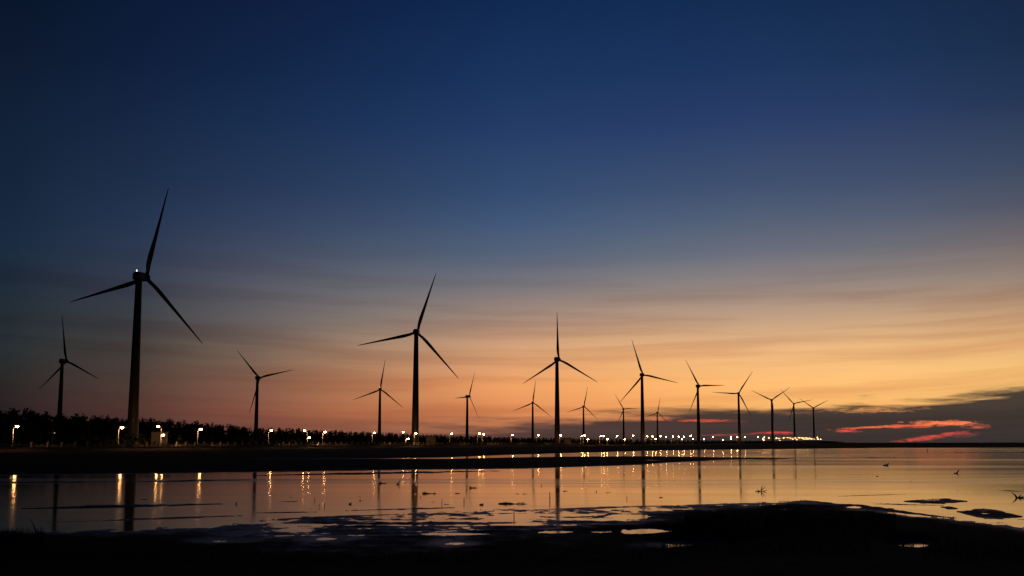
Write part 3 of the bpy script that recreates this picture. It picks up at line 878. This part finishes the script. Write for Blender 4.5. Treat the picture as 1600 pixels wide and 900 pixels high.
def lamp_parts(root, h, side_dir, reach, size, halo=True, name_head='lamp_head'):
    """arm at height h reaching sideways; side_dir is a unit vector in the root's frame"""
    m_ = MB(); tip = Vector((0, 0, h)) + side_dir * reach
    m_.tube([Vector((0, 0, h - 0.9)), Vector((0, 0, h - 0.35)) + side_dir * reach * 0.25, tip + Vector((0, 0, 0.1)) - side_dir * 0.2], [0.075, 0.06, 0.05], 8)
    m_.build('arm', M['steel'], root, True)
    m_ = MB(); m_.sphere(tip + Vector((0, 0, 0.16)), (size * 1.15, size * 1.15, size * 0.42), 12, 6)
    hd = m_.build(name_head, M['steel'], root, True)
    m_ = MB(); m_.sphere(tip - Vector((0, 0, size * 0.45)), (size, size, size * 0.8), 8, 5)
    m_.build('lamp_glass', M['lamp'], hd, True)
    if halo:
        m_ = MB()          # added glowing ring under the cap, stands in for a warm lens halo
        m_.loft([[tip + Vector((r_ * size * math.cos(q * math.pi / 8), r_ * size * math.sin(q * math.pi / 8), z_ * size)) for q in range(16)]
                 for r_, z_ in ((0.9, 0.10), (1.35, 0.06), (1.45, -0.12), (1.25, -0.22), (0.9, -0.16))], cap=False)
        m_.build('halo_ring', M['halo'], hd, True)


def lamp(x, y, label, group, double=None, short=False):
    d = road_d(x) * (0.985 if short else 1.0)
    head = at(x, y, d)
    g = bank_z(d) + 0.02
    h = head.z - g
    dirx = Vector((1, 0, 0))
    size = 0.46 if d < 1000 else (0.40 if d < 1700 else 0.26)
    reach = 0.0 if short else min(1.3, h * 0.16)
    if double:
        h2 = at(double[0], double[1], d).z - g
        px = (x + double[0]) / 2 + 0.4; bx = at(px, HOR, d)
    else:
        bx = Vector((head.x - reach, d, 0))
    root = empty('street_lamp', (bx.x, d, g))
    m_ = MB(); m_.tube([(0, 0, -0.25), (0, 0, 0.5), (0, 0, h - 0.8)], [0.16, 0.13, 0.085], 10)
    if not short: m_.build('pole', M['steel'], root, True)
    m2 = MB(); m2.box((0, 0, 0.10), (0.5, 0.5, 0.24)); m2.build('footing', M['concrete'], root)
    if double:
        lamp_parts(root, h, Vector((-1, 0, 0)), bx.x - head.x, size * 0.85)
        lamp_parts(root, h2, Vector((1, 0, 0)), at(double[0], double[1], d).x - bx.x, size)
    elif short:
        m_ = MB(); m_.tube([(0, 0, -0.25), (0, 0, 0.5), (0, 0, h - 0.25)], [0.13, 0.1, 0.07], 10); m_.build('pole', M['steel'], root, True)
        m_ = MB(); m_.tube([(0, 0, h + size * 0.6), (0, 0, h + size * 0.85)], [size * 0.9, size * 0.3], 12); hd = m_.build('lamp_cap', M['steel'], root, True)
        m_ = MB(); m_.sphere((0, 0, h), (size * 0.85, size * 0.85, size * 0.75), 8, 5); m_.build('lamp_glass', M['lamp'], root, True)
    else:
        lamp_parts(root, h, dirx, reach, size, d < 1000)
    tag(root, label, 'street lamp', group)


G1 = 'street lamps along the shore road'
G2 = 'far street lamps crowded at the end of the shore road'
far_label = 'small glowing lamp in the crowded bright row at the end of the spit'
allx = sorted(x for x, _ in TALL)
for i, (x, y) in enumerate(TALL):
    if x >= 1190: lamp(x, y, far_label, G2)
    else:
        lab = SPECIAL.get(i, f'tall lit street lamp, {ORD[i]} tall one along the shore road from the left')
        lamp(x, y, lab, G1, DOUBLE.get(i))
for i, (x, y) in enumerate(SHORT):
    if x >= 1190: lamp(x, y, far_label, G2, short=True)
    else: lamp(x, y, f'low lit lamp set under the tall ones, {ORD[i]} low one from the left', 'low lamps under the tall street lamps', short=True)

# a thin post with a dim light between the first two lamps
d = road_d(82) + 6; g = bank_z(d); b_ = at(82, HOR, d)
root = empty('signal_post', (b_.x, d, g))
h = at(82, 661, d).z - g
m_ = MB(); m_.tube([(0, 0, -0.2), (0, 0, h)], [0.09, 0.05], 8); m_.build('post', M['steel'], root, True)
m_ = MB(); m_.box((0.25, 0, at(82, 676.5, d).z - g), (0.5, 0.12, 0.12)); m_.build('arm', M['steel'], root)
m_ = MB(); m_.sphere((0.5, 0, at(82, 676.5, d).z - g), 0.2, 10, 8); m_.build('lamp_glass', M['dim'], root, True)
tag(root, 'thin dark post with one dim small light before the wood at left', 'post')

# ------------------------------------------------------------------ driftwood, stakes and debris in the shallows
rd = random.Random(9)
GD = 'driftwood and stakes in the shallow water'


def px_m(p): return p.y / F          # metres per photo pixel at that spot


def wobble_line(a, b_, k, amt):
    a = Vector(a); b_ = Vector(b_); L_ = (b_ - a).length
    return [a.lerp(b_, i / k) + Vector((rd.uniform(-1, 1), rd.uniform(-1, 1), rd.uniform(-1, 1))) * amt * L_ * (0 if i in (0, k) else 1) for i in range(k + 1)]


def log(x0, x1, y, thick, label, knob=None, name='driftwood_log', twigs=2, cat='driftwood'):
    p = surf((x0 + x1) / 2, y); s = px_m(p); L_ = (x1 - x0) * s
    root = empty(name, p, rd.uniform(-0.15, 0.15))
    r = thick * s * 0.40
    m_ = MB(); m_.tube(wobble_line((-L_ / 2, 0, r * 0.3), (L_ / 2, 0, r * 0.2), 7, 0.02), [r * q for q in (0.7, 1.1, 0.9, 0.8, 0.75, 0.55, 0.4, 0.2)], 9, 0.18, rd)
    m_.build('trunk', M['wood'], root, True)
    if knob is not None:
        m_ = MB(); kx = knob * L_ / 2
        m_.sphere((kx, 0, r * 0.6), (r * 1.3, r * 1.2, r * 1.25), 9, 6)
        for q in range(5):
            a = rd.uniform(0, 6.28); m_.tube([(kx, 0, r), (kx + math.cos(a) * r * 2.6, math.sin(a) * r * 2, r + abs(math.sin(a * 2)) * r * 2.2)], [r * 0.5, r * 0.1], 6)
        m_.build('root_plate', M['wood'], root, True)
    for q in range(twigs):
        bx = rd.uniform(-0.4, 0.45) * L_
        m_ = MB(); m_.tube(wobble_line((bx, 0, r * 0.5), (bx + rd.uniform(-.1, .1) * L_, rd.uniform(-.1, .1) * L_, r * rd.uniform(2.0, 3.4)), 3, 0.06), [r * 0.35, r * 0.28, r * 0.2, r * 0.08], 6)
        m_.build('branch', M['wood'], root, True)
    tag(root, label, cat, GD)


def stake(x, y0, y1, wpx, label, lean=0.0, cat='stake'):
    p = surf(x, y1); s = px_m(p); h = (y1 - y0) * s
    m_ = MB(); m_.tube([(0, 0, -0.15), (lean * h * 0.5 + 0.01 * rd.uniform(-1, 1), 0, h * 0.5), (lean * h, 0, h)], [wpx * s * 0.5, wpx * s * 0.45, wpx * s * 0.3], 8, 0.12, rd)
    o = m_.build('stake', M['wood'], None, True); o.location = p
    tag(o, label, cat, GD)


def fork(x, y, arms, wpx, label, cat='driftwood', name='forked_branch'):
    """arms: list of (dx, dy) in photo pixels from the foot, dy up"""
    p = surf(x, y); s = px_m(p); root = empty(name, p)
    for (ax, ay) in arms:
        L_ = math.hypot(ax, ay) * s
        m_ = MB(); pts = wobble_line((0, 0, -0.03), (ax * s, rd.uniform(-.3, .3) * L_, ay * s), 4, 0.05)
        m_.tube(pts, [wpx * s * q for q in (0.6, 0.5, 0.42, 0.3, 0.12)], 7, 0.15, rd)
        m_.build('limb', M['wood'], root, True)
    tag(root, label, cat, GD)


log(592, 604, 755.5, 2.6, 'short dark log beside the mirrored small turbine with a lit hub', knob=-0.7)
fork(621, 757, [(5, 8), (-2, 2.5), (4, 1)], 1.6, 'small forked branch poking up between two mirrored turbine towers')
log(660, 682, 771.5, 3.0, 'dark log lying just right of the second tallest turbine\'s reflection', knob=-0.75, twigs=3)
log(734, 746, 762.6, 2.6, 'short dark log with a round root end, right of the narrow turbine\'s reflection', knob=-0.8)
log(711, 719, 771.2, 1.8, 'smallest floating log, between two larger logs in the water', twigs=1)
fork(563, 782.5, [(-2, 2.5), (5, 0.6), (1, 2.6)], 1.0, 'tiny twig left of the lit hub turbine\'s reflection')
log(779, 823, 787.5, 3.4, 'longest driftwood branch in the water, left of the third tallest\'s reflection', knob=-0.5, twigs=4)
fork(816, 787.5, [(3, 4.5), (5, 0.5), (-2, 3.5)], 1.2, 'looped twig at the right end of the longest driftwood branch')
fork(1188, 768, [(8, 8.5), (10, 2), (3, 10), (-8, 1.5), (-4, 3.5), (9, -3)], 1.5, 'spiky branching driftwood standing in bright water near the mud edge', name='driftwood_branch')
log(880, 887, 767.6, 1.8, 'flat dark bit of driftwood right of the third tallest turbine\'s reflection', twigs=0)
log(1030, 1036, 777.6, 1.8, 'little dark lump just right of the fourth tallest turbine\'s reflection', twigs=1)
fork(1494, 740, [(5.5, 6.5), (-4, 0.8), (6, -2.0), (2, 3.5)], 2.2, 'forked stick alone in the bright water below the red clouds')
log(1380, 1388, 727.8, 3.6, 'dark chunk of driftwood in the bright water, left of the forked stick', knob=0.6, twigs=0)
log(1369, 1373, 744.4, 2.0, 'tiny dark lump in the bright water left of the forked stick', twigs=0)
fork(1590, 778, [(-8, 9), (6, 5), (12, 3), (-3, 5), (4, -4), (9, 1)], 2.4, 'dark tangle of driftwood at the right edge of the water', name='driftwood_branch')
log(1448, 1450, 703.8, 1.2, 'small dark clump standing on the far thin mud line', knob=0.0, twigs=2)
stake(492, 778.5, 782.5, 1.0, 'short stake standing alone between the wood turbine\'s and lit hub\'s reflections')
stake(507, 785.5, 791.5, 1.1, 'short stake near a second shorter one, left of the round clump')
stake(499, 787, 790.5, 0.9, 'shortest stake, just left of a taller one near the round clump')
log(545, 549, 788, 2.6, 'small round dark clump in the shallows left of the lit hub\'s reflection', knob=0.0, twigs=1)
stake(690, 779.5, 787.5, 1.0, 'crooked thin stake between the two tallest middle reflections', lean=0.12)
stake(725, 777, 785.5, 1.3, 'straight reddish stake beside the narrow turbine\'s reflection')
stake(657, 774.5, 777.5, 0.9, 'low stake just right of the second tallest turbine\'s reflection')
log(749, 756, 789, 2.8, 'dark rounded clump near the mud, left of the longest driftwood branch', knob=0.2, twigs=1)
log(694, 702, 788.2, 1.4, 'thin flat stick lying right of the crooked stake', twigs=0)
stake(859, 769, 781.5, 1.5, 'tallest stake, just left of the third tallest turbine\'s reflection')
stake(1490, 807.5, 815.5, 1.6, 'upright stake at the mud edge under the right hand mud island')
stake(846, 757.5, 759.5, 1.2, 'stub of a stake above the tallest stake, near the lamp reflections')
stake(979.5, 775, 780, 1.0, 'short stake left of the fourth tallest turbine\'s reflection')
stake(931.5, 766, 768.5, 1.2, 'stub of a stake midway between the third and fourth tallest reflections')
stake(1449, 701.5, 706, 0.9, 'thin post on the far bright water under the red cloud')
fork(58, 831, [(-12, 21), (-7, 12)], 1.5, 'long dark stick leaning out of the dim water at far left', name='leaning_stick')
stake(369, 784.5, 788.0, 2.0, 'dark stump at the tip of the long thin left mud bar')
stake(803, 797, 809, 1.4, 'stake in the mud puddles below the longest driftwood branch')
stake(1047.0, 846, 855, 1.2, 'dark stake in the dim foreground puddle by the reeds')
log(1186, 1196, 712.5, 2.0, 'dark lump on the point where the far mud bar ends', twigs=0) if False else None

# ------------------------------------------------------------------ reeds on the near mounds
def reeds(name, spots, label):
    m_ = MB()
    for (x0, x1, y0, y1, n_, hm) in spots:
        for i in range(n_):
            x = rd.uniform(x0, x1); y = rd.uniform(y0, y1)
            p = surf(x, y); h = hm * rd.uniform(0.35, 1.0)
            a = rd.uniform(0, 6.28); wd = rd.uniform(0.004, 0.010); ln = rd.uniform(0.05, 0.45) * h
            d_ = Vector((math.cos(a), math.sin(a), 0)); s_ = Vector((-d_.y, d_.x, 0)) * wd
            m0 = p + d_ * ln * 0.3 + Vector((0, 0, h * 0.6)); m1 = p + d_ * ln + Vector((0, 0, h))
            p = p - Vector((0, 0, 0.02))
            m_.add([p - s_, p + s_, m0 + s_ * 0.8, m0 - s_ * 0.8, m1], [(0, 1, 2, 3), (3, 2, 4)])
    tag(m_.build(name, M['reed']), label, 'grass', kind='stuff')


reeds('reeds', [(1050, 1075, 824, 842, 260, 0.30), (1070, 1130, 812, 845, 700, 0.38), (1120, 1400, 806, 850, 2600, 0.30), (1384, 1428, 857, 860, 110, 0.30),
                (-60, 70, 836, 862, 900, 0.32), (1000, 1360, 852, 890, 900, 0.2), (1440, 1600, 856, 890, 500, 0.2), (0, 1000, 866, 890, 1500, 0.15)],
      'low dark reeds and grass on the near muddy mounds')
